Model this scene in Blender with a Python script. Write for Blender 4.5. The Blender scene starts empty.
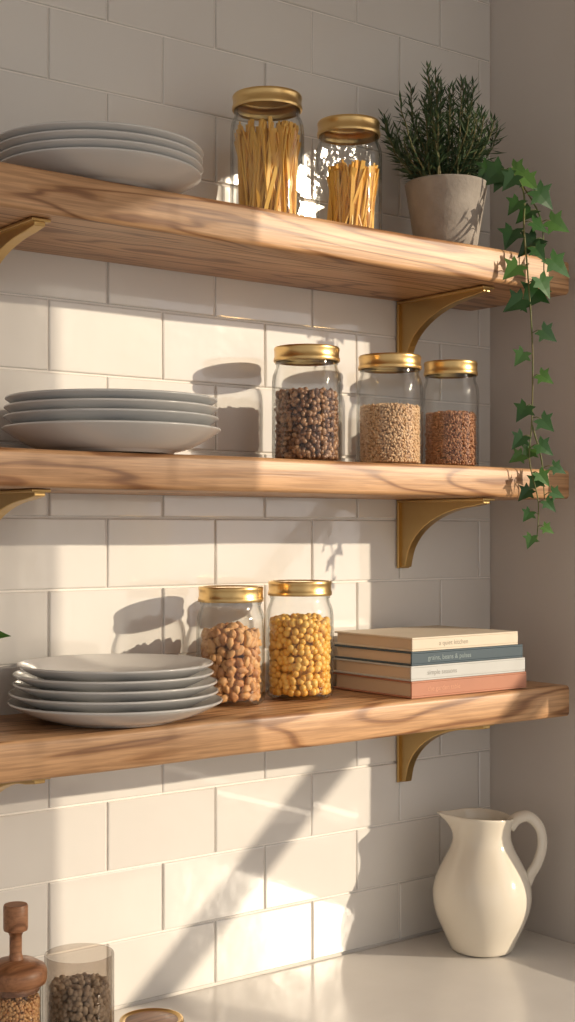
import bpy, math, random
from mathutils import Vector, Matrix, Euler
random.seed(7)
scene = bpy.context.scene
R = random.random
def U(a, b): return random.uniform(a, b)

# ------------------------------------------------------------ materials
def new_mat(name):
    m = bpy.data.materials.new(name); m.use_nodes = True
    nt = m.node_tree; nt.nodes.clear()
    out = nt.nodes.new('ShaderNodeOutputMaterial')
    return m, nt, out
def pbsdf(nt, out, col=(.8,.8,.8), rough=.5, metal=0., **kw):
    b = nt.nodes.new('ShaderNodeBsdfPrincipled')
    b.inputs['Base Color'].default_value = (*col, 1)
    b.inputs['Roughness'].default_value = rough
    b.inputs['Metallic'].default_value = metal
    for k, v in kw.items(): b.inputs[k].default_value = v
    nt.links.new(b.outputs[0], out.inputs[0]); return b
def ramp(nt, stops):
    r = nt.nodes.new('ShaderNodeValToRGB'); e = r.color_ramp.elements
    while len(e) < len(stops): e.new(.5)
    for i, (p, c) in enumerate(stops):
        e[i].position = p; e[i].color = (*c, 1)
    return r
def noise(nt, scale, detail=3, rough=.5, vec=None, dist=0):
    n = nt.nodes.new('ShaderNodeTexNoise')
    n.inputs['Scale'].default_value = scale; n.inputs['Detail'].default_value = detail
    n.inputs['Roughness'].default_value = rough; n.inputs['Distortion'].default_value = dist
    if vec is not None: nt.links.new(vec, n.inputs['Vector'])
    return n
def objvec(nt, sc=(1,1,1), loc=(0,0,0)):
    t = nt.nodes.new('ShaderNodeTexCoord'); m = nt.nodes.new('ShaderNodeMapping')
    m.inputs['Scale'].default_value = sc; m.inputs['Location'].default_value = loc
    nt.links.new(t.outputs['Object'], m.inputs['Vector']); return m.outputs[0]
def bump(nt, h, b, strength=.2, dist=.002):
    n = nt.nodes.new('ShaderNodeBump'); n.inputs['Strength'].default_value = strength
    n.inputs['Distance'].default_value = dist
    nt.links.new(h, n.inputs['Height']); nt.links.new(n.outputs[0], b.inputs['Normal']); return n
def noisy(name, c1, c2, scale=8, rough=.5, metal=0, bs=.1, bscale=60, bd=.002, **kw):
    m, nt, out = new_mat(name); b = pbsdf(nt, out, c1, rough, metal, **kw)
    v = objvec(nt); n = noise(nt, scale, 4, vec=v); r = ramp(nt, [(.3, c1), (.7, c2)])
    nt.links.new(n.outputs[0], r.inputs[0]); nt.links.new(r.outputs[0], b.inputs['Base Color'])
    if bs: bump(nt, noise(nt, bscale, 3, vec=v).outputs[0], b, bs, bd)
    return m
def island(name, stops, rough=.5, bs=0, bscale=300, **kw):
    m, nt, out = new_mat(name); b = pbsdf(nt, out, (.5,.5,.5), rough, **kw)
    g = nt.nodes.new('ShaderNodeNewGeometry'); r = ramp(nt, stops)
    nt.links.new(g.outputs['Random Per Island'], r.inputs[0]); nt.links.new(r.outputs[0], b.inputs['Base Color'])
    if bs: bump(nt, noise(nt, bscale, 3, vec=objvec(nt)).outputs[0], b, bs, .001)
    return m
def wood(name, light, mid, dark, loc=(0,0,0), k=1.0, rough=.42, rings=50):
    m, nt, out = new_mat(name); b = pbsdf(nt, out, light, rough)
    v = objvec(nt, (1.1*k, 9*k, 9*k), loc)
    n = noise(nt, 1.7, 2.5, .45, v, .6)
    mul = nt.nodes.new('ShaderNodeMath'); mul.operation = 'MULTIPLY'; mul.inputs[1].default_value = rings
    nt.links.new(n.outputs[0], mul.inputs[0])
    sn = nt.nodes.new('ShaderNodeMath'); sn.operation = 'SINE'; nt.links.new(mul.outputs[0], sn.inputs[0])
    mr = nt.nodes.new('ShaderNodeMapRange'); mr.inputs[1].default_value = -1; mr.inputs[2].default_value = 1
    nt.links.new(sn.outputs[0], mr.inputs[0])
    r = ramp(nt, [(0, dark), (.16, mid), (.5, light), (1, light)])
    nt.links.new(mr.outputs[0], r.inputs[0])
    f = noise(nt, 1, 4, .6, objvec(nt, (9*k, 260*k, 260*k), loc))
    fr = ramp(nt, [(.35, (.70,.66,.62)), (.62, (1.05,1.04,1.03))])
    nt.links.new(f.outputs[0], fr.inputs[0])
    big = noise(nt, 1, 2, .5, objvec(nt, (3*k, 14*k, 14*k), (4,2,1)))
    br = ramp(nt, [(.3, (.82,.77,.72)), (.7, (1.04,1.04,1.04))]); nt.links.new(big.outputs[0], br.inputs[0])
    mx = nt.nodes.new('ShaderNodeMixRGB'); mx.blend_type = 'MULTIPLY'; mx.inputs[0].default_value = 1
    nt.links.new(r.outputs[0], mx.inputs[1]); nt.links.new(fr.outputs[0], mx.inputs[2])
    mx2 = nt.nodes.new('ShaderNodeMixRGB'); mx2.blend_type = 'MULTIPLY'; mx2.inputs[0].default_value = 1
    nt.links.new(mx.outputs[0], mx2.inputs[1]); nt.links.new(br.outputs[0], mx2.inputs[2])
    nt.links.new(mx2.outputs[0], b.inputs['Base Color'])
    bump(nt, f.outputs[0], b, .25, .001)
    return m
def glass(name, tint=(.992,.995,.992), edge=(.36,.40,.37), refl=.95, base=.025):
    m, nt, out = new_mat(name)
    lw = nt.nodes.new('ShaderNodeLayerWeight'); lw.inputs['Blend'].default_value = .5
    mid = tuple((a*2+b)/3 for a, b in zip(tint, edge))
    r = ramp(nt, [(0, tint), (.62, tint), (.84, mid), (.97, edge)])
    nt.links.new(lw.outputs['Facing'], r.inputs[0])
    tr = nt.nodes.new('ShaderNodeBsdfTransparent'); nt.links.new(r.outputs[0], tr.inputs[0])
    gl = nt.nodes.new('ShaderNodeBsdfGlossy'); gl.inputs['Roughness'].default_value = .04
    pw_ = nt.nodes.new('ShaderNodeMath'); pw_.operation = 'POWER'; pw_.inputs[1].default_value = 4.2
    nt.links.new(lw.outputs['Facing'], pw_.inputs[0])
    mu = nt.nodes.new('ShaderNodeMath'); mu.operation = 'MULTIPLY_ADD'; mu.inputs[1].default_value = refl; mu.inputs[2].default_value = base; mu.use_clamp = True
    nt.links.new(pw_.outputs[0], mu.inputs[0])
    v = objvec(nt); bp = nt.nodes.new('ShaderNodeBump'); bp.inputs['Strength'].default_value = .15; bp.inputs['Distance'].default_value = .003
    nt.links.new(noise(nt, 40, 1, vec=v).outputs[0], bp.inputs['Height']); nt.links.new(bp.outputs[0], gl.inputs['Normal'])
    mx = nt.nodes.new('ShaderNodeMixShader')
    nt.links.new(mu.outputs[0], mx.inputs[0]); nt.links.new(tr.outputs[0], mx.inputs[1]); nt.links.new(gl.outputs[0], mx.inputs[2])
    nt.links.new(mx.outputs[0], out.inputs[0]); return m
def sheer(name, c, op):
    m, nt, out = new_mat(name)
    tr = nt.nodes.new('ShaderNodeBsdfTransparent'); tl_ = nt.nodes.new('ShaderNodeBsdfTranslucent'); tl_.inputs[0].default_value = (*c,1)
    mx = nt.nodes.new('ShaderNodeMixShader')
    n = noise(nt, 60, 2, vec=objvec(nt)); mr = nt.nodes.new('ShaderNodeMapRange'); mr.inputs[3].default_value = op-.08; mr.inputs[4].default_value = op+.08
    nt.links.new(n.outputs[0], mr.inputs[0]); nt.links.new(mr.outputs[0], mx.inputs[0])
    nt.links.new(tr.outputs[0], mx.inputs[1]); nt.links.new(tl_.outputs[0], mx.inputs[2]); nt.links.new(mx.outputs[0], out.inputs[0]); return m

M = {}
M['tile'] = noisy('glazed_tile', (.76,.735,.70), (.80,.78,.745), 4, .10, bs=.5, bscale=10, bd=.004)
M['tile'].node_tree.nodes['Principled BSDF'].inputs['Coat Weight'].default_value = 1.0
M['tile'].node_tree.nodes['Principled BSDF'].inputs['Coat Roughness'].default_value = .03
M['grout'] = noisy('grout', (.84,.80,.75), (.88,.84,.79), 30, .9, bs=.2, bscale=200)
M['plaster'] = noisy('plaster', (.68,.625,.575), (.71,.655,.605), 5, .85, bs=.12, bscale=40)
M['ceil'] = noisy('ceiling_paint', (.8,.78,.75), (.82,.8,.77), 5, .9)
M['floor'] = wood('floor_oak', (.42,.27,.15), (.34,.2,.1), (.22,.12,.06))
M['counter'] = noisy('quartz', (.79,.76,.72), (.72,.69,.65), 7, .20, bs=.03)
M['cab'] = noisy('cabinet_paint', (.72,.69,.64), (.74,.71,.66), 6, .5)
M['sheer'] = sheer('added_dimming_curtain', (.85,.8,.72), .62)
WL, WM, WD = (.64,.385,.205), (.53,.295,.14), (.30,.145,.065)
M['wood1'] = wood('shelf_wood_a', WL, WM, WD, (0,0,0))
M['wood2'] = wood('shelf_wood_b', WL, WM, WD, (5.3,2,1))
M['wood3'] = wood('shelf_wood_c', WL, WM, WD, (11.1,7,3))
M['lidwood'] = wood('lid_wood', (.38,.18,.085), (.32,.14,.065), (.22,.095,.04), (2,2,2), 1)
M['brass'] = noisy('brass_lid', (.80,.56,.25), (.74,.50,.21), 20, .30, 1, bs=.08, bscale=120)
M['brassd'] = noisy('antique_brass', (.62,.425,.18), (.54,.355,.145), 15, .34, 1, bs=.1, bscale=90)
M['glass'] = glass('jar_glass')
M['smoke'] = glass('smoked_glass', (.84,.81,.78), (.36,.34,.32))
M['plate'] = noisy('stoneware', (.66,.655,.64), (.72,.71,.69), 10, .15, bs=.05, bscale=80)
M['plate2'] = noisy('stoneware_bluegrey', (.58,.59,.59), (.64,.645,.64), 10, .18, bs=.05, bscale=80)
M['cream'] = noisy('cream_glaze', (.78,.71,.59), (.82,.76,.655), 8, .10, bs=.06, bscale=30)
M['pot'] = noisy('concrete_pot', (.27,.24,.21), (.38,.34,.30), 26, .85, bs=.5, bscale=120)
M['soil'] = noisy('soil', (.05,.035,.02), (.09,.06,.04), 90, .95, bs=1, bscale=200)
M['pasta'] = island('pasta', [(0,(.84,.47,.08)),(.5,(.90,.58,.14)),(1,(.76,.38,.05))], .45)
M['bean'] = island('roast_beans', [(0,(.10,.045,.025)),(.4,(.26,.125,.06)),(.75,(.46,.27,.15)),(1,(.14,.065,.035))], .3)
M['rice'] = island('puffed_grain', [(0,(.70,.46,.26)),(.5,(.82,.60,.38)),(1,(.62,.38,.20))], .6)
M['redgrain'] = island('red_grain', [(0,(.38,.17,.08)),(.5,(.55,.28,.14)),(1,(.32,.13,.06))], .55)
M['walnut'] = island('walnut', [(0,(.58,.29,.11)),(.5,(.70,.40,.17)),(1,(.50,.22,.08))], .55, .3, 200)
M['chick'] = island('chickpea', [(0,(.86,.49,.09)),(.5,(.92,.59,.15)),(1,(.80,.41,.06))], .4, .2, 150)
M['seed'] = island('seeds', [(0,(.46,.37,.28)),(.5,(.66,.56,.45)),(1,(.32,.24,.17))], .5)
M['rosemary'] = island('rosemary_needles', [(0,(.03,.065,.03)),(.5,(.06,.11,.05)),(1,(.11,.17,.08))], .5)
M['stem'] = noisy('stem', (.16,.12,.05), (.12,.14,.05), 40, .7)
M['ivystem'] = noisy('ivy_stem', (.10,.16,.04), (.16,.14,.05), 40, .6)
M['ivy'] = island('ivy_leaf', [(0,(.018,.066,.016)),(.5,(.038,.115,.024)),(1,(.08,.18,.035))], .32)
M['pages'] = noisy('book_pages', (.62,.48,.34), (.70,.56,.41), 3, .9)
M['frame'] = noisy('window_paint', (.8,.78,.74), (.82,.8,.76), 5, .5)
M['added_tree_bark'] = noisy('added_tree_bark', (.10,.07,.05), (.17,.12,.08), 12, .9, bs=1, bscale=40, bd=.01)
M['ground'] = noisy('outdoor_ground', (.20,.20,.12), (.28,.25,.17), 2, .95)
def flat(name, c, rough=.6): return noisy(name, c, tuple(x*.92 for x in c), 15, rough, bs=.1, bscale=400, bd=.0005)

# ------------------------------------------------------------ mesh helpers
class MB:
    def __init__(s): s.v = []; s.f = []
    def add(s, vs, fs):
        o = len(s.v); s.v.extend([tuple(v) for v in vs]); s.f.extend([tuple(i+o for i in f) for f in fs])
    def box(s, a, b):
        x0,y0,z0 = a; x1,y1,z1 = b
        s.add([(x0,y0,z0),(x1,y0,z0),(x1,y1,z0),(x0,y1,z0),(x0,y0,z1),(x1,y0,z1),(x1,y1,z1),(x0,y1,z1)],
              [(3,2,1,0),(4,5,6,7),(0,1,5,4),(1,2,6,5),(2,3,7,6),(3,0,4,7)])
    def lathe(s, prof, seg=64, c=(0,0,0)):
        vs = []; n = len(prof)
        for r, z in prof:
            for i in range(seg):
                a = 2*math.pi*i/seg; vs.append((c[0]+r*math.cos(a), c[1]+r*math.sin(a), c[2]+z))
        fs = [(j*seg+i, j*seg+(i+1)%seg, (j+1)*seg+(i+1)%seg, (j+1)*seg+i) for j in range(n-1) for i in range(seg)]
        s.add(vs, fs)
    def tube(s, pts, rad, seg=8, flat_=1.0):
        pts = [Vector(p) for p in pts]; n = len(pts); vs = []
        up = None
        for k, p in enumerate(pts):
            t = (pts[min(k+1,n-1)] - pts[max(k-1,0)]).normalized()
            if up is None:
                up = t.orthogonal().normalized()
            up = (up - t*up.dot(t)).normalized(); sd = t.cross(up)
            r = rad[k] if isinstance(rad, (list,tuple)) else rad
            for i in range(seg):
                a = 2*math.pi*i/seg
                vs.append(p + up*math.cos(a)*r + sd*math.sin(a)*r*flat_)
        fs = [(j*seg+i, j*seg+(i+1)%seg, (j+1)*seg+(i+1)%seg, (j+1)*seg+i) for j in range(n-1) for i in range(seg)]
        fs.append(tuple(range(seg))[::-1]); fs.append(tuple((n-1)*seg+i for i in range(seg)))
        s.add(vs, fs)
    def obj(s, name, mat, parent=None, smooth=True, bevel=0, sub=0, auto=None):
        me = bpy.data.meshes.new(name); me.from_pydata(s.v, [], s.f); me.update()
        me.materials.append(mat)
        ob = bpy.data.objects.new(name, me); scene.collection.objects.link(ob)
        if smooth:
            for p in me.polygons: p.use_smooth = True
            if auto is not None:
                try: me.set_sharp_from_angle(angle=math.radians(auto))
                except Exception: pass
        if bevel:
            b = ob.modifiers.new('bevel','BEVEL'); b.width = bevel; b.segments = 3; b.limit_method = 'ANGLE'
        if sub:
            b = ob.modifiers.new('sub','SUBSURF'); b.levels = sub; b.render_levels = sub
        if parent is not None: ob.parent = parent
        return ob
def empty(name, loc=(0,0,0)):
    e = bpy.data.objects.new(name, None); e.location = loc; e.empty_display_size = .05
    scene.collection.objects.link(e); return e
def spline(pts, n=40):
    P = [Vector(p) for p in pts]; P = [P[0]*2-P[1]] + P + [P[-1]*2-P[-2]]; out = []
    m = len(P)-3
    for i in range(n+1):
        t = i/n*m; k = min(int(t), m-1); t -= k
        a,b,c,d = P[k:k+4]
        out.append(.5*((2*b)+(c-a)*t+(2*a-5*b+4*c-d)*t*t+(3*b-a-3*c+d)*t**3))
    return out

# ------------------------------------------------------------ room
WX = 1.653          # right wall inner face
BK = -.0050         # face of things mounted against the tiles
m = MB(); m.box((-1.6,0.0,0),(1.80,.12,2.7)); m.obj('wall_back', M['grout'], smooth=False)
# tiles
m = MB(); pw, ph, g = .172, .093, .0026
zl = 1.4536
for k in range(-7, 14):
    zb = zl + (k-1)*ph; zt = zb + ph
    if zt < .9 or zb > 2.7: continue
    off = .85 if k % 2 == 0 else .936
    for i in range(-15, 6):
        xa = off + i*pw; xb = xa + pw
        if xa > WX: continue
        xb = min(xb, WX-.001)
        a = (xa+g/2, max(zb+g/2,.902)); b = (xb-g/2, min(zt-g/2, 2.698))
        if b[0]-a[0] < .01 or b[1]-a[1] < .006: continue
        tx, tz, d = U(-.0018,.0018), U(-.0010,.0010), U(-.0002,.0002)
        e = .0018; T = .0030
        def Y(x, z, dd): return -(dd + (dd>0.0015)*(d + tx*((x-a[0])/(b[0]-a[0])-.5) + tz*((z-a[1])/(b[1]-a[1])-.5)))
        vs = [(a[0],Y(0,0,0),a[1]),(b[0],Y(0,0,0),a[1]),(b[0],Y(0,0,0),b[1]),(a[0],Y(0,0,0),b[1])]
        for ee, dd in ((0, T-e), (e*.35, T-e*.3), (e, T)):
            for (x, z) in ((a[0]+ee,a[1]+ee),(b[0]-ee,a[1]+ee),(b[0]-ee,b[1]-ee),(a[0]+ee,b[1]-ee)):
                vs.append((x, Y(x,z,dd), z))
        fs = []
        for L in range(3):
            for q in range(4):
                fs.append((L*4+q, L*4+(q+1)%4, (L+1)*4+(q+1)%4, (L+1)*4+q))
        fs.append((12,13,14,15))
        m.add(vs, fs)
tl = m.obj('subway_tile_backsplash', M['tile'], smooth=False)
# right wall with window opening
OY0, OY1, OZ0, OZ1 = -.33, -1.75, .95, 2.31
m = MB(); T = .10
m.box((WX,-3.2,0),(WX+T,0,OZ0)); m.box((WX,-3.2,OZ1),(WX+T,0,2.7))
m.box((WX,OY0,OZ0),(WX+T,0,OZ1)); m.box((WX,-3.2,OZ0),(WX+T,OY1,OZ1))
m.obj('wall_right', M['plaster'], smooth=False)
w = empty('window_1')
m = MB(); fx0, fx1 = WX+.05, WX+.09
m.box((fx0,OY0-.03,OZ0),(fx1,OY0,OZ1)); m.box((fx0,OY1,OZ0),(fx1,OY1+.04,OZ1))
m.box((fx0,OY1,OZ0),(fx1,OY0,OZ0+.03)); m.box((fx0,OY1,OZ1-.04),(fx1,OY0,OZ1))
m.obj('frame', M['frame'], w, smooth=False, bevel=.003)
m = MB(); m.box((WX-.02,OY1-.03,OZ0-.025),(WX+.05,OY0+.03,OZ0+.002)); m.obj('sill', M['frame'], w, smooth=False, bevel=.004)
# added unseen sheer that dims the sun through the window's far half
cu_ = empty('added_dimming_curtain')
m = MB(); nn = 160; vs = []
for i in range(nn+1):
    y = -.955 - .80*i/nn; x = WX-.035 + .012*math.sin(i*.42) + .005*math.sin(i*.17+1)
    for z in (.70, 1.2, 1.7, 2.44): vs.append((x+.004*math.sin(z*5+i*.3), y, z))
m.add(vs, [(i*4+j,(i+1)*4+j,(i+1)*4+j+1,i*4+j+1) for i in range(nn) for j in range(3)])
m.obj('dimming_cloth', M['sheer'], cu_)
m = MB(); m.tube([(WX-.035,-.30,2.445),(WX-.035,-1.85,2.445)], .008, 12)
for yy in (-.32,-1.83): m.tube([(WX-.035,yy,2.445),(WX,yy,2.445)], .006, 10)
m.obj('added_rod', M['brassd'], cu_)
m = MB(); m.box((-1.6,-3.2,-.05),(1.80,.12,0)); m.obj('floor', M['floor'], smooth=False)
m = MB(); m.box((-1.6,-3.2,2.7),(1.80,.12,2.78)); m.obj('ceiling', M['ceil'], smooth=False)
m = MB(); m.box((-1.5,-.64,.86),(WX-.001,BK,.90)); m.obj('countertop', M['counter'], smooth=False, bevel=.004)
cb = empty('base_cabinet')
m = MB(); m.box((-1.5,-.60,.0),(WX-.002,-.002,.858)); m.obj('carcass', M['cab'], cb, smooth=False)
m = MB()
for i in range(6):
    x = -1.48 + i*.52; m.box((x,-.62,.10),(x+.51,-.602,.84))
m.obj('doors', M['cab'], cb, smooth=False, bevel=.003)
# outside
m = MB(); m.box((1.80,-8,-.3),(9,6,-.02)); m.obj('garden_ground', M['ground'], smooth=False)
tr = empty('added_shadow_tree')  # unseen tree added so its branch casts the diagonal band on the tiles
m = MB(); m.tube(spline([(2.68,-1.2,-.05),(2.66,-1.22,1.0),(2.64,-1.2,1.9),(2.70,-1.22,2.6),(2.72,-1.2,3.3)],20), .05, 10); m.obj('added_trunk', M['added_tree_bark'], tr)
m = MB(); m.tube(spline([(2.65,-1.2,1.90),(2.3,-1.2,1.60),(2.05,-1.2,1.375),(1.84,-1.2,1.19)],16), [.030-.0004*i for i in range(17)], 8); m.obj('shadow_branch', M['added_tree_bark'], tr)

# ------------------------------------------------------------ shelves
S = .21
def shelf(z0, z1, mat, seed):
    random.seed(seed)
    x0, x1 = 0.0, 1.605; nx = 120; prof = []
    y0, y1, r = -S, BK, .006
    for (cy, cz, a0) in ((y0+r,z0+r,180),(y1-r*.2,z0+r*.2,270),(y1-r*.2,z1-r*.2,0),(y0+r,z1-r,90)):
        rr = r if cy < -.1 else r*.2
        for i in range(4):
            a = math.radians(a0+90*i/3); prof.append((cy+rr*math.cos(a), cz+rr*math.sin(a)))
    ph1, ph2 = U(0,6), U(0,6); vs = []; n = len(prof)
    for i in range(nx+1):
        x = x0+(x1-x0)*i/nx
        sh = .003 if i in (0, nx) else 0
        w1 = .0012*math.sin(x*9+ph1)+.0008*math.sin(x*23+ph2)
        for (y, z) in prof:
            yy = y + (w1 if y < -.1 else 0)
            zz = z + (.0005*math.sin(x*17+ph2) if y < -.1 else 0)
            if sh:
                yy += sh if y < -.1 else 0; zz += sh if z < (z0+z1)/2 else -sh
            vs.append((x, yy, zz))
    fs = [(i*n+j, (i+1)*n+j, (i+1)*n+(j+1)%n, i*n+(j+1)%n) for i in range(nx) for j in range(n)]
    fs.append(tuple(range(n))); fs.append(tuple(nx*n+j for j in range(n))[::-1])
    for j in range(n):
        for i in (1, nx-1):
            q = vs[i*n+j]; vs[i*n+j] = ((x0+.003) if i == 1 else (x1-.003), q[1], q[2])
    mm = MB(); mm.add(vs, fs)
    return mm.obj('wooden_shelf', mat, smooth=True, auto=50)
SH = [(1.881,1.930), (1.577,1.620), (1.254,1.300)]
for i, (a, b) in enumerate(SH): shelf(a, b, M['wood%d'%(i+1)], 10+i)
def bracket(x, z, H=.098):
    e = empty('shelf_bracket', (x, BK, z)); L = .18
    poly = [(0,-.002),(-L,-.002),(-L,-.009)]
    for i in range(1, 15):
        t = i/15
        a = math.pi/2*t
        poly.append((-.016-(L-.022)*(1-math.sin(a)), -.012-(H-.014)*(1-math.cos(a))))
    poly += [(-.014,-H),(0,-H)]
    mm = MB(); n = len(poly); w2 = .007
    mm.add([(-w2,y,zz) for y,zz in poly]+[(w2,y,zz) for y,zz in poly],
           [tuple(range(n)), tuple(range(2*n-1,n-1,-1))]+[(i,i+n,(i+1)%n+n,(i+1)%n) for i in range(n)])
    mm.obj('gusset', M['brassd'], e, smooth=False, bevel=.0012)
    mm = MB(); mm.box((-.012,-L-.004,-.0045),(.012,0,-.0008)); mm.box((-.012,-.004,-H-.002),(.012,0,-.0045))
    mm.obj('flange', M['brassd'], e, smooth=False, bevel=.001)
for (a, b), H in zip(SH, (.098,.103,.108)):
    bracket(1.4555, a, H); bracket(.742, a, H)

# ------------------------------------------------------------ jars
def ellipsoid(rx, ry, rz, seg=8, rings=6, lump=0):
    vs = [(0,0,-rz)]; fs = []
    p1, p2 = U(0,6), U(0,6)
    for j in range(1, rings):
        t = math.pi*j/rings
        for i in range(seg):
            a = 2*math.pi*i/seg
            k = 1 + lump*(math.sin(3*a+p1+4*t)*.6+math.sin(5*t+p2+2*a)*.5)
            vs.append((rx*math.sin(t)*math.cos(a)*k, ry*math.sin(t)*math.sin(a)*k, -rz*math.cos(t)*k))
    vs.append((0,0,rz)); L = len(vs)-1
    for i in range(seg):
        fs.append((0, 1+(i+1)%seg, 1+i)); b = 1+(rings-2)*seg
        fs.append((b+i, b+(i+1)%seg, L))
        for j in range(rings-2):
            o = 1+j*seg; fs.append((o+i, o+(i+1)%seg, o+seg+(i+1)%seg, o+seg+i))
    return [Vector(v) for v in vs], fs
def fill(parent, name, Rin, zb, h, size, mat, asp=(1,.8,.75), seg=7, rings=5, lump=0, dens=1.0, dome=.004):
    mb = MB(); vshapes = [ellipsoid(size*asp[0]/2, size*asp[1]/2, size*asp[2]/2, seg, rings, lump) for _ in range(5)]
    def put(x, y, z):
        vs, fs = random.choice(vshapes); rot = Euler((U(0,6.3),U(0,6.3),U(0,6.3))).to_matrix(); s = U(.85,1.1)
        pts = [rot@(v*s)+Vector((x,y,z)) for v in vs]
        lo = min(p.z for p in pts)
        if lo < zb: pts = [p+Vector((0,0,zb-lo)) for p in pts]
        mb.add(pts, fs)
    av = size*(asp[0]+asp[1]+asp[2])/3
    dz = av*.72; nl = int(h/dz)
    for L in range(nl+1):
        z = zb + av*.45 + (h-av*.45)*L/nl
        for rr in (Rin-size*.5, Rin-size*1.15):
            if rr <= 0 or (rr < Rin-size and L % 2 and L < nl-1): continue
            n = max(3, int(2*math.pi*rr/(av*.86)*dens)); ph = U(0,6)
            for i in range(n):
                a = ph+2*math.pi*(i+U(-.25,.25))/n; q = rr+U(-.12,.06)*size
                put(q*math.cos(a), q*math.sin(a), z+U(-.3,.3)*av)
    A = (Rin-size*.6)**2; n = int(3.2*A/(av*av)*1.3)
    for i in range(n):
        r = math.sqrt((i+.5)/n*A); a = i*2.39996+U(-.3,.3)
        put(r*math.cos(a), r*math.sin(a), zb+h+U(-.3,.35)*av+dome*(1-r*r/A))
    rc = Rin-size*1.2
    if rc > .005: mb.lathe([(0.0001,zb+.001),(rc,zb+.001),(rc,zb+h-av*.5),(.0001,zb+h-av*.5)], 24)
    return mb.obj(name, mat, parent, smooth=True)
def jar(name, x, y, z, Rj, H, neck=.90):
    e = empty(name, (x, y, z)); e.rotation_euler = (0,0,U(0,6))
    lh = .019; zt = H-lh; rn = Rj*neck
    sh = zt-.012
    prof = [(.0001,.003),(Rj*.55,.003),(Rj*.78,.0012),(Rj*.90,.0012),(Rj*.97,.005),(Rj,.012),(Rj,sh-.024),
            (Rj*.995,sh-.016),(Rj*.975,sh-.008),(Rj*.93,sh-.002),(rn*.985,sh+.002),(rn*.97,sh+.006),(rn*.97,zt+.006)]
    mb = MB(); mb.lathe(prof, 64); o = mb.obj('glass', M['glass'], e)
    w_ = .0022
    mb = MB(); mb.lathe([(Rj-w_,.008),(Rj-w_,sh-.024),(Rj*.975-w_,sh-.009),(Rj*.93-w_,sh-.003),(rn*.97-w_,sh+.006),(rn*.97-w_,zt+.006)], 64); mb.obj('glass_inner', M['glass'], e)
    mb = MB(); mb.lathe([(rn*.97,zt-.005),(rn*1.0,zt-.004),(rn*1.0,zt-.002),(rn*.97,zt-.001)], 64); mb.obj('neck_bead', M['glass'], e)
    r = rn*1.035
    mb = MB(); mb.lathe([(r*.97,zt-.001),(r*1.01,zt-.001),(r*1.025,zt+.001),(r*1.02,zt+.004),(r,zt+.0055),(r,zt+.0135),(r*1.012,zt+.015),
        (r*1.012,zt+.0172),(r*.99,zt+.019),(r*.93,zt+.019),(r*.90,zt+.0178),(r*.86,zt+.0172),(.0001,zt+.0172)], 64)
    mb.obj('brass_lid', M['brass'], e, auto=50)
    return e
g3 = 1.300+.001; g2 = 1.620+.001; g1 = 1.930+.001
random.seed(21)
j = jar('walnut_jar', 1.071, -.092, g3, .0455, .155)
fill(j, 'walnuts', .0425, .005, .086, .0175, M['walnut'], (1,.68,.6), 12, 9, .18, 1.0, .008)
j = jar('chickpea_jar', 1.187, -.092, g3, .0462, .160)
fill(j, 'chickpeas', .0432, .005, .098, .0112, M['chick'], (1,.95,.9), 9, 7, .03, 1.0, .006)
j = jar('coffee_bean_jar', 1.199, -.092, g2, .0480, .160)
fill(j, 'coffee_beans', .0450, .005, .090, .0106, M['bean'], (1,.75,.65), 8, 6, 0, 1.1, .003)
j = jar('puffed_rice_jar', 1.352, -.092, g2, .0480, .160)
fill(j, 'puffed_rice', .0450, .005, .080, .0074, M['rice'], (1,.55,.5), 6, 4, 0, 1.15, .003)
j = jar('red_rice_jar', 1.474, -.092, g2, .0425, .160)
fill(j, 'red_rice', .0395, .005, .076, .0076, M['redgrain'], (1,.5,.45), 6, 4, 0, 1.15, .003)
def sticks(parent, Rin, h, n, lean, spread, w1=.0026, w2=.0011):
    mb = MB()
    for i in range(n):
        for _ in range(30):
            a = U(0,6.3); r = Rin*math.sqrt(R())*.80
            b = Vector((r*math.cos(a), r*math.sin(a), .005))
            a2 = a+U(-1.2,1.2); r2 = Rin*(.25+.73*math.sqrt(R()))*spread
            t = Vector((r2*math.cos(a2)+lean[0], r2*math.sin(a2)+lean[1], h*U(.84,1.0)))
            if math.hypot(t.x,t.y) < Rin-.002: break
        else: continue
        d = (t-b).normalized(); sx = Vector((math.cos(a*3),math.sin(a*3),0)); sx = (sx-d*sx.dot(d)).normalized(); sy = d.cross(sx)
        mb.add([b+sx*w1+sy*w2,b-sx*w1+sy*w2,b-sx*w1-sy*w2,b+sx*w1-sy*w2,t+sx*w1+sy*w2,t-sx*w1+sy*w2,t-sx*w1-sy*w2,t+sx*w1-sy*w2],
               [(3,2,1,0),(4,5,6,7),(0,1,5,4),(1,2,6,5),(2,3,7,6),(3,0,4,7)])
    mb.obj('linguine', M['pasta'], parent, smooth=False)
j = jar('pasta_jar', 1.131, -.092, g1, .0498, .183); sticks(j, .0462, .144, 240, (0,0), 1.0)
j = jar('pasta_jar', 1.2745, -.092, g1, .0470, .173); j.rotation_euler = (0,0,0); sticks(j, .0436, .113, 210, (.010,-.008), 1.0, .0030, .0012)

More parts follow.
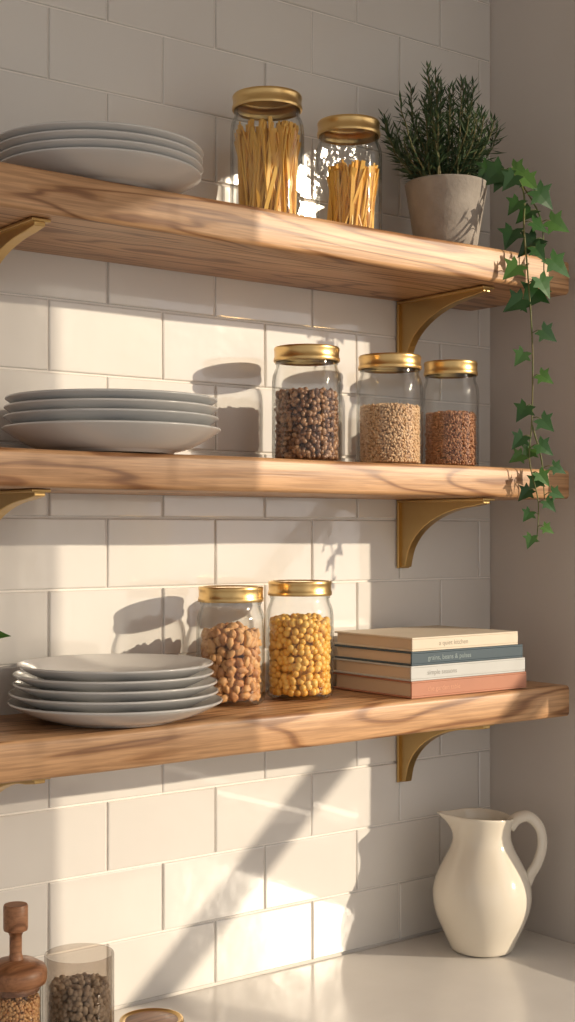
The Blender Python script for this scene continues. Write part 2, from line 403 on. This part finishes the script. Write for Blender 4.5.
# ------------------------------------------------------------ plates
def plate_stack(x, y, z, specs, mats):
    e = empty('plate_stack', (x, y, z))
    for i, (r, h, lift) in enumerate(specs):
        ft = r*.56; th = .0035
        prof = [(.0001,.0025),(ft-.006,.0025),(ft-.004,0),(ft,0),(ft+.003,.0028)]
        n = 9
        for k in range(1, n+1):
            t = k/n; rr = ft+.003+(r-ft-.003)*t
            prof.append((rr, .0028+(h-.0028-.0015)*(t**1.55)))
        prof += [(r+.0007,h-.0008),(r+.0004,h+.0006),(r-.001,h+.0012)]
        for k in range(n, -1, -1):
            t = k/n; rr = ft-.004+(r-.002-ft+.004)*t
            prof.append((rr, .0028+th+(h-.0028-th+.0002)*(t**1.55)))
        prof.append((.0001,.006))
        mb = MB(); mb.lathe(prof, 96, (U(-.0015,.0015),U(-.0015,.0015),lift))
        mb.obj('plate_%d'%(i+1), mats[i % len(mats)], e)
    return e
plate_stack(.847,-.134,g1, [(.122,.024,0),(.124,.024,.0094),(.125,.024,.0188),(.126,.024,.0282)], [M['plate']])
plate_stack(.862,-.139,g2, [(.130,.030,0),(.1275,.029,.0145),(.127,.029,.026),(.126,.028,.0375)], [M['plate'],M['plate2']])
plate_stack(.868,-.136,g3, [(.128,.024,0),(.125,.024,.0112),(.122,.024,.0224),(.1195,.024,.0336),(.117,.024,.0448)], [M['plate']])

# ------------------------------------------------------------ books
bk = empty('book_stack', (1.293, -.202, g3))
specs = [(.227,.167,.0235,(.50,.22,.135)), (.225,.166,.0205,(.58,.585,.57)),
         (.219,.165,.0190,(.055,.09,.115)), (.208,.166,.0190,(.72,.63,.50))]
zz = 0; titles = ['the garden table','simple seasons','grains, beans & pulses','a quiet kitchen']
for i, (L, W, h, c) in enumerate(specs):
    cm = flat('book_cover_%d'%i, c); cv = 0.0026
    mb = MB(); x0 = U(0,.003); y0 = U(0,.002)
    mb.box((x0,y0,zz),(x0+L,y0+W,zz+cv)); mb.box((x0,y0,zz+h-cv),(x0+L,y0+W,zz+h)); mb.box((x0,y0,zz+cv),(x0+L,y0+cv,zz+h-cv))
    mb.obj('book_%d_cover'%(i+1), cm, bk, smooth=False, bevel=.0008)
    mb = MB(); mb.box((x0+.003,y0+cv,zz+cv),(x0+L-.003,y0+W-.004,zz+h-cv)); mb.obj('book_%d_pages'%(i+1), M['pages'], bk, smooth=False)
    cu = bpy.data.curves.new('title','FONT'); cu.body = titles[i]; cu.size = .0095; cu.align_y = 'CENTER'
    t = bpy.data.objects.new('book_%d_title'%(i+1), cu); scene.collection.objects.link(t)
    t.location = (x0+(.03 if i < 3 else .05), y0-.0002, zz+h/2); t.rotation_euler = (math.pi/2,0,0); t.parent = bk
    k_ = (1.35,1.5,1.5) if i == 0 else ((5,3.8,3.0) if i == 2 else (.5,.48,.46))
    tm = flat('title_ink_%d'%i, tuple(min(.8,a*b) for a, b in zip(c, k_))); cu.materials.append(tm)
    zz += h+.0003

# ------------------------------------------------------------ rosemary
random.seed(5)
pr = empty('potted_rosemary', (1.449, -.108, g1))
mb = MB(); mb.lathe([(.0001,0),(.041,0),(.044,.002),(.048,.03),(.0605,.106),(.061,.1085),(.0595,.110),(.056,.110),(.055,.107),(.0525,.095),(.0001,.095)], 64); mb.obj('pot', M['pot'], pr, auto=60)
mb = MB(); mb.lathe([(.0001,.101),(.03,.100),(.0525,.0965)], 24); mb.obj('soil', M['soil'], pr)
st = MB(); nd = MB()
for i in range(58):
    th = U(0,6.283); q = R(); lean = .10+.86*q; L = U(.09,.160)*(1-.12*q)
    if i < 11: lean = U(.02,.36); L = U(.148,.176)
    r0 = U(.0,.036)
    b = Vector((r0*math.cos(th)-.007, r0*math.sin(th), .098)); pts = []
    thb = th+U(-.5,.5)
    for k in range(9):
        t = k/8; a = lean*(.75+.45*t - .5*t*t)
        v = b + Vector((math.cos(thb)*math.sin(a), math.sin(thb)*math.sin(a), math.cos(a)))*L*t + Vector((U(-1,1),U(-1,1),0))*.0012
        v.y = min(v.y, .088)
        pts.append(v)
    st.tube(pts, [.0016-.0001*k for k in range(9)], 5)
    cur = spline(pts, 40); n = int(L/.0030)
    for k in range(n):
        t = .12+.88*k/n; ii = min(39, int(t*40)); p = cur[ii]; d = (cur[ii+1]-p).normalized()
        o = d.orthogonal().normalized(); o.rotate(Matrix.Rotation(k*2.4+U(-.4,.4), 3, d))
        up = .62 + .9*max(0,(t-.8)/.2)
        nv = (o + d*(up+U(-.2,.3))).normalized(); ln = U(.019,.029)*(1-.35*max(0,(t-.7)/.3)); sw = nv.cross(d).normalized()*.0019
        nn = nv.cross(sw).normalized()*.0006; mid = p+nv*ln*.5; tip = p+nv*ln; tip.y = min(tip.y, .100)
        nd.add([p, mid+sw, tip, mid-sw, mid+nn], [(0,1,4),(1,2,4),(2,3,4),(3,0,4)])
st.obj('stems', M['stem'], pr); nd.obj('needles', M['rosemary'], pr, smooth=False)

# ------------------------------------------------------------ ivy
random.seed(11)
iv = empty('trailing_ivy', (0,0,0))
LEAF = [(0,0),(.14,-.15),(.46,-.24),(.36,.05),(.70,.22),(.38,.34),(.28,.52),(0,1.05),(-.28,.52),(-.38,.34),(-.70,.22),(-.36,.05),(-.46,-.24),(-.14,-.15)]
lf = MB()
def leaf(mb, base, tipdir, normal, size):
    t = tipdir.normalized(); n = (normal - t*normal.dot(t)).normalized(); s = t.cross(n)
    cup = U(.08,.28); droop = U(.05,.3)
    def P(x, y): return base + (s*x + t*y + n*(cup*abs(x)*.7 - droop*y*y*.5))*size
    vs = [P(x,y) for x,y in LEAF] + [P(0,.2), P(0,.55)]
    a, b = 14, 15
    fs = [(0,1,a),(1,2,a),(2,3,a),(3,4,a),(4,5,a),(5,b,a),(5,6,b),(6,7,b),(7,8,b),(8,9,b),(9,a,b),(9,10,a),(10,11,a),(11,12,a),(12,13,a),(13,0,a)]
    mb.add(vs, fs)
sm = MB()
def strand(pts, nleaf, s0, s1, t0=0.04):
    C = spline(pts, 90); sm.tube(C, [.0017-.0009*i/90 for i in range(91)], 6)
    for k in range(nleaf):
        t = t0+(1-t0)*(k+U(-.2,.2))/max(1,nleaf-1); t = min(max(t,0),1); p = C[int(t*90)]
        side = 1 if k % 2 else -1
        rt = Vector((.79,-.61,0))
        out = (rt*side*U(.7,1.1) + Vector((0,-.25,U(-.15,.5)))+Vector((U(-.2,.2),U(-.2,.1),0)))
        ln = U(.012,.022)*(1-.4*t); q = p + out.normalized()*ln
        sm.tube([p, (p+q)/2+Vector((0,0,.002)), q], .0007, 5)
        sz = (s0+(s1-s0)*t)*U(.8,1.15)
        td = rt*side*U(.3,1.0)+Vector((0,U(-.3,.1),-U(.35,1.0)))
        nm = Vector((-.55+U(-.35,.35),-.8+U(-.1,.25),.3+U(-.3,.3)))
        leaf(lf, q, td, nm, sz)
strand([(1.4925,-.1535,2.047),(1.506,-.178,2.055),(1.504,-.210,2.02),(1.482,-.232,1.955),(1.486,-.236,1.89),(1.494,-.237,1.79),(1.494,-.236,1.69),(1.490,-.235,1.63),(1.506,-.237,1.57),(1.503,-.237,1.513)], 27, .036, .019, .06)
strand([(1.4945,-.1525,2.047),(1.512,-.185,2.045),(1.518,-.225,1.99),(1.516,-.238,1.945),(1.516,-.238,1.87)], 7, .028, .034, .25)
strand([(1.494,-.236,1.68),(1.512,-.238,1.63),(1.518,-.238,1.575)], 4, .028, .024, .4)
sm.obj('vines', M['ivystem'], iv); lf.obj('leaves', M['ivy'], iv, smooth=False)

# ------------------------------------------------------------ pitcher
pc = empty('ceramic_pitcher', (1.517,-.115,.9003)); pc.rotation_euler = (0,0,-math.radians(37.7)+0)
mb = MB()
outer = [(.0001,0),(.040,0),(.046,.002),(.0485,.007),(.056,.025),(.066,.045),(.0725,.065),(.0745,.083),(.0725,.101),(.0655,.120),(.055,.139),(.0465,.155),(.0425,.169),(.0425,.182),(.045,.195),(.0475,.203)]
inner = [(.0462,.2055),(.044,.2035),(.0415,.195),(.039,.182),(.039,.169),(.043,.155),(.0515,.139),(.062,.120),(.069,.101),(.071,.083),(.069,.065),(.062,.045),(.052,.025),(.04,.012),(.0001,.01)]
prof = outer+inner; seg = 72; vs = []
for r, z in prof:
    for i in range(seg):
        a = 2*math.pi*i/seg; x, y = r*math.cos(a), r*math.sin(a); zz_ = z
        if z > .165 and r > .03:
            t = (z-.165)/.042
            da = math.pi-abs(math.atan2(y,x)); w_ = math.exp(-(da/.40)**2)
            x -= .024*w_*t*t; y *= (1-.10*w_*t); zz_ += .002*w_*t
            zz_ -= .006*t*math.exp(-((math.pi-da)/1.2)**2)
        vs.append((x, y, zz_))
n = len(prof)
mb.add(vs, [(j_*seg+i, j_*seg+(i+1)%seg, (j_+1)*seg+(i+1)%seg, (j_+1)*seg+i) for j_ in range(n-1) for i in range(seg)])
mb.obj('body', M['cream'], pc, sub=1)
mb = MB(); C = spline([(.040,0,.184),(.052,0,.197),(.070,0,.200),(.086,0,.184),(.0905,0,.158),(.083,0,.130),(.072,0,.112),(.0655,0,.098)], 36)
mb.tube(C, [.0068 + .0015*abs(i/18-1)**2 for i in range(37)], 14, 1.35)
mb.obj('handle', M['cream'], pc)

# ------------------------------------------------------------ counter small items
def glassjar(name, x, y, r, h, gm):
    e = empty(name, (x,y,.9003))
    mb = MB(); mb.lathe([(.0001,.004),(r*.8,.004),(r*.85,.0005),(r*.95,.002),(r,.008),(r,h-.002),(r-.0005,h),(r-.002,h),(r-.0025,h-.002),(r-.0025,.010),(.0001,.008)], 56)
    mb.obj('glass', gm, e); return e
random.seed(3)
e = glassjar('seed_tumbler', .781, -.205, .0392, .152, M['smoke'])
fill(e, 'seeds', .0355, .009, .106, .0088, M['seed'], (1,.85,.75), 8, 6, 0, 1.1, .002)
e = glassjar('spice_jar', .702, -.205, .030, .134, M['glass'])
fill(e, 'ground_spice', .0270, .009, .108, .0055, M['walnut'], (1,.8,.7), 6, 4, 0, 1.1, .002)
mb = MB(); mb.lathe([(.0001,.126),(.026,.126),(.026,.1335),(.033,.1345),(.034,.138),(.034,.147),(.032,.152),(.022,.158),(.0085,.160),(.0068,.166),(.0068,.186),(.0085,.190),(.0130,.192),(.0135,.195),(.0135,.218),(.0125,.220),(.0001,.220)], 48)
mb.obj('wooden_lid', M['lidwood'], e, auto=50)
e = glassjar('candle_jar', .877, -.205, .0350, .048, M['smoke'])
mb = MB(); mb.lathe([(.0001,.009),(.031,.009),(.031,.033),(.0001,.033)], 40); mb.obj('wax', M['cream'], e)
mb = MB(); mb.lathe([(.0345,.0435),(.037,.0435),(.0378,.045),(.0378,.0555),(.0370,.0575),(.035,.0580),(.033,.0565),(.031,.056)], 48)
mb.obj('brass_ring', M['brassd'], e, auto=50)
mb = MB(); mb.lathe([(.0325,.0555),(.030,.0560),(.0001,.0565)], 48); mb.obj('wooden_lid_inset', M['lidwood'], e)
# small plant left of plates on lower shelf
e = empty('potted_plant', (.612,-.10,g3))
mb = MB(); mb.lathe([(.0001,0),(.034,0),(.036,.002),(.045,.075),(.045,.078),(.042,.078),(.040,.068),(.0001,.068)], 40); mb.obj('pot', M['pot'], e, auto=60)
mb = MB(); ms = MB()
for i in range(26):
    a = U(0,6.28); le = U(.2,1.0); L = U(.05,.085)
    if i == 0: a, le, L = -.35, 1.15, .112
    d = Vector((math.cos(a)*math.sin(le), math.sin(a)*math.sin(le), math.cos(le)))
    b = Vector((0,0,.066)); p = b+d*L*.6+Vector((0,0,.01)); q = b+d*L
    ms.tube([b,p,q], .0009, 5)
    leaf(mb, q-d*.004, d+Vector((0,0,-.4)), Vector((-.3,-.5,.8)), U(.026,.034) if i else .024)
ms.obj('stems', M['ivystem'], e); mb.obj('leaves', M['ivy'], e, smooth=False)

# ------------------------------------------------------------ light
sd = Vector((-.80, 1.0, -.33)).normalized()
L = bpy.data.lights.new('sun','SUN'); L.energy = 3.7; L.color = (1,.84,.63); L.angle = math.radians(.75)
so = bpy.data.objects.new('sun', L); scene.collection.objects.link(so)
so.rotation_euler = sd.to_track_quat('-Z','Y').to_euler(); so.location = (3.5,-3,3)
wd = bpy.data.worlds.new('world'); scene.world = wd; wd.use_nodes = True
nt = wd.node_tree; bg = nt.nodes['Background']; bg.inputs[0].default_value = (1,.94,.885,1)
tc = nt.nodes.new('ShaderNodeTexCoord'); dp = nt.nodes.new('ShaderNodeVectorMath'); dp.operation = 'DOT_PRODUCT'
dp.inputs[1].default_value = tuple(-sd); nt.links.new(tc.outputs['Generated'], dp.inputs[0])
mr = nt.nodes.new('ShaderNodeMapRange'); mr.inputs[1].default_value = .45; mr.inputs[2].default_value = 1; mr.inputs[3].default_value = .49; mr.inputs[4].default_value = 1.5
nt.links.new(dp.outputs['Value'], mr.inputs[0]); nt.links.new(mr.outputs[0], bg.inputs[1])

cam = bpy.data.cameras.new('camera'); co = bpy.data.objects.new('camera', cam); scene.collection.objects.link(co)
cam.sensor_fit = 'HORIZONTAL'; cam.sensor_width = 36; cam.lens = 36*1400/575
cam.shift_y = 20/575; cam.clip_start = .05
co.location = (0,-1.6,1.529); co.rotation_euler = (math.pi/2,0,-math.radians(37.7))
scene.camera = co
scene.view_settings.view_transform = 'Standard'
scene.view_settings.look = 'None'
scene.view_settings.exposure = 0.0
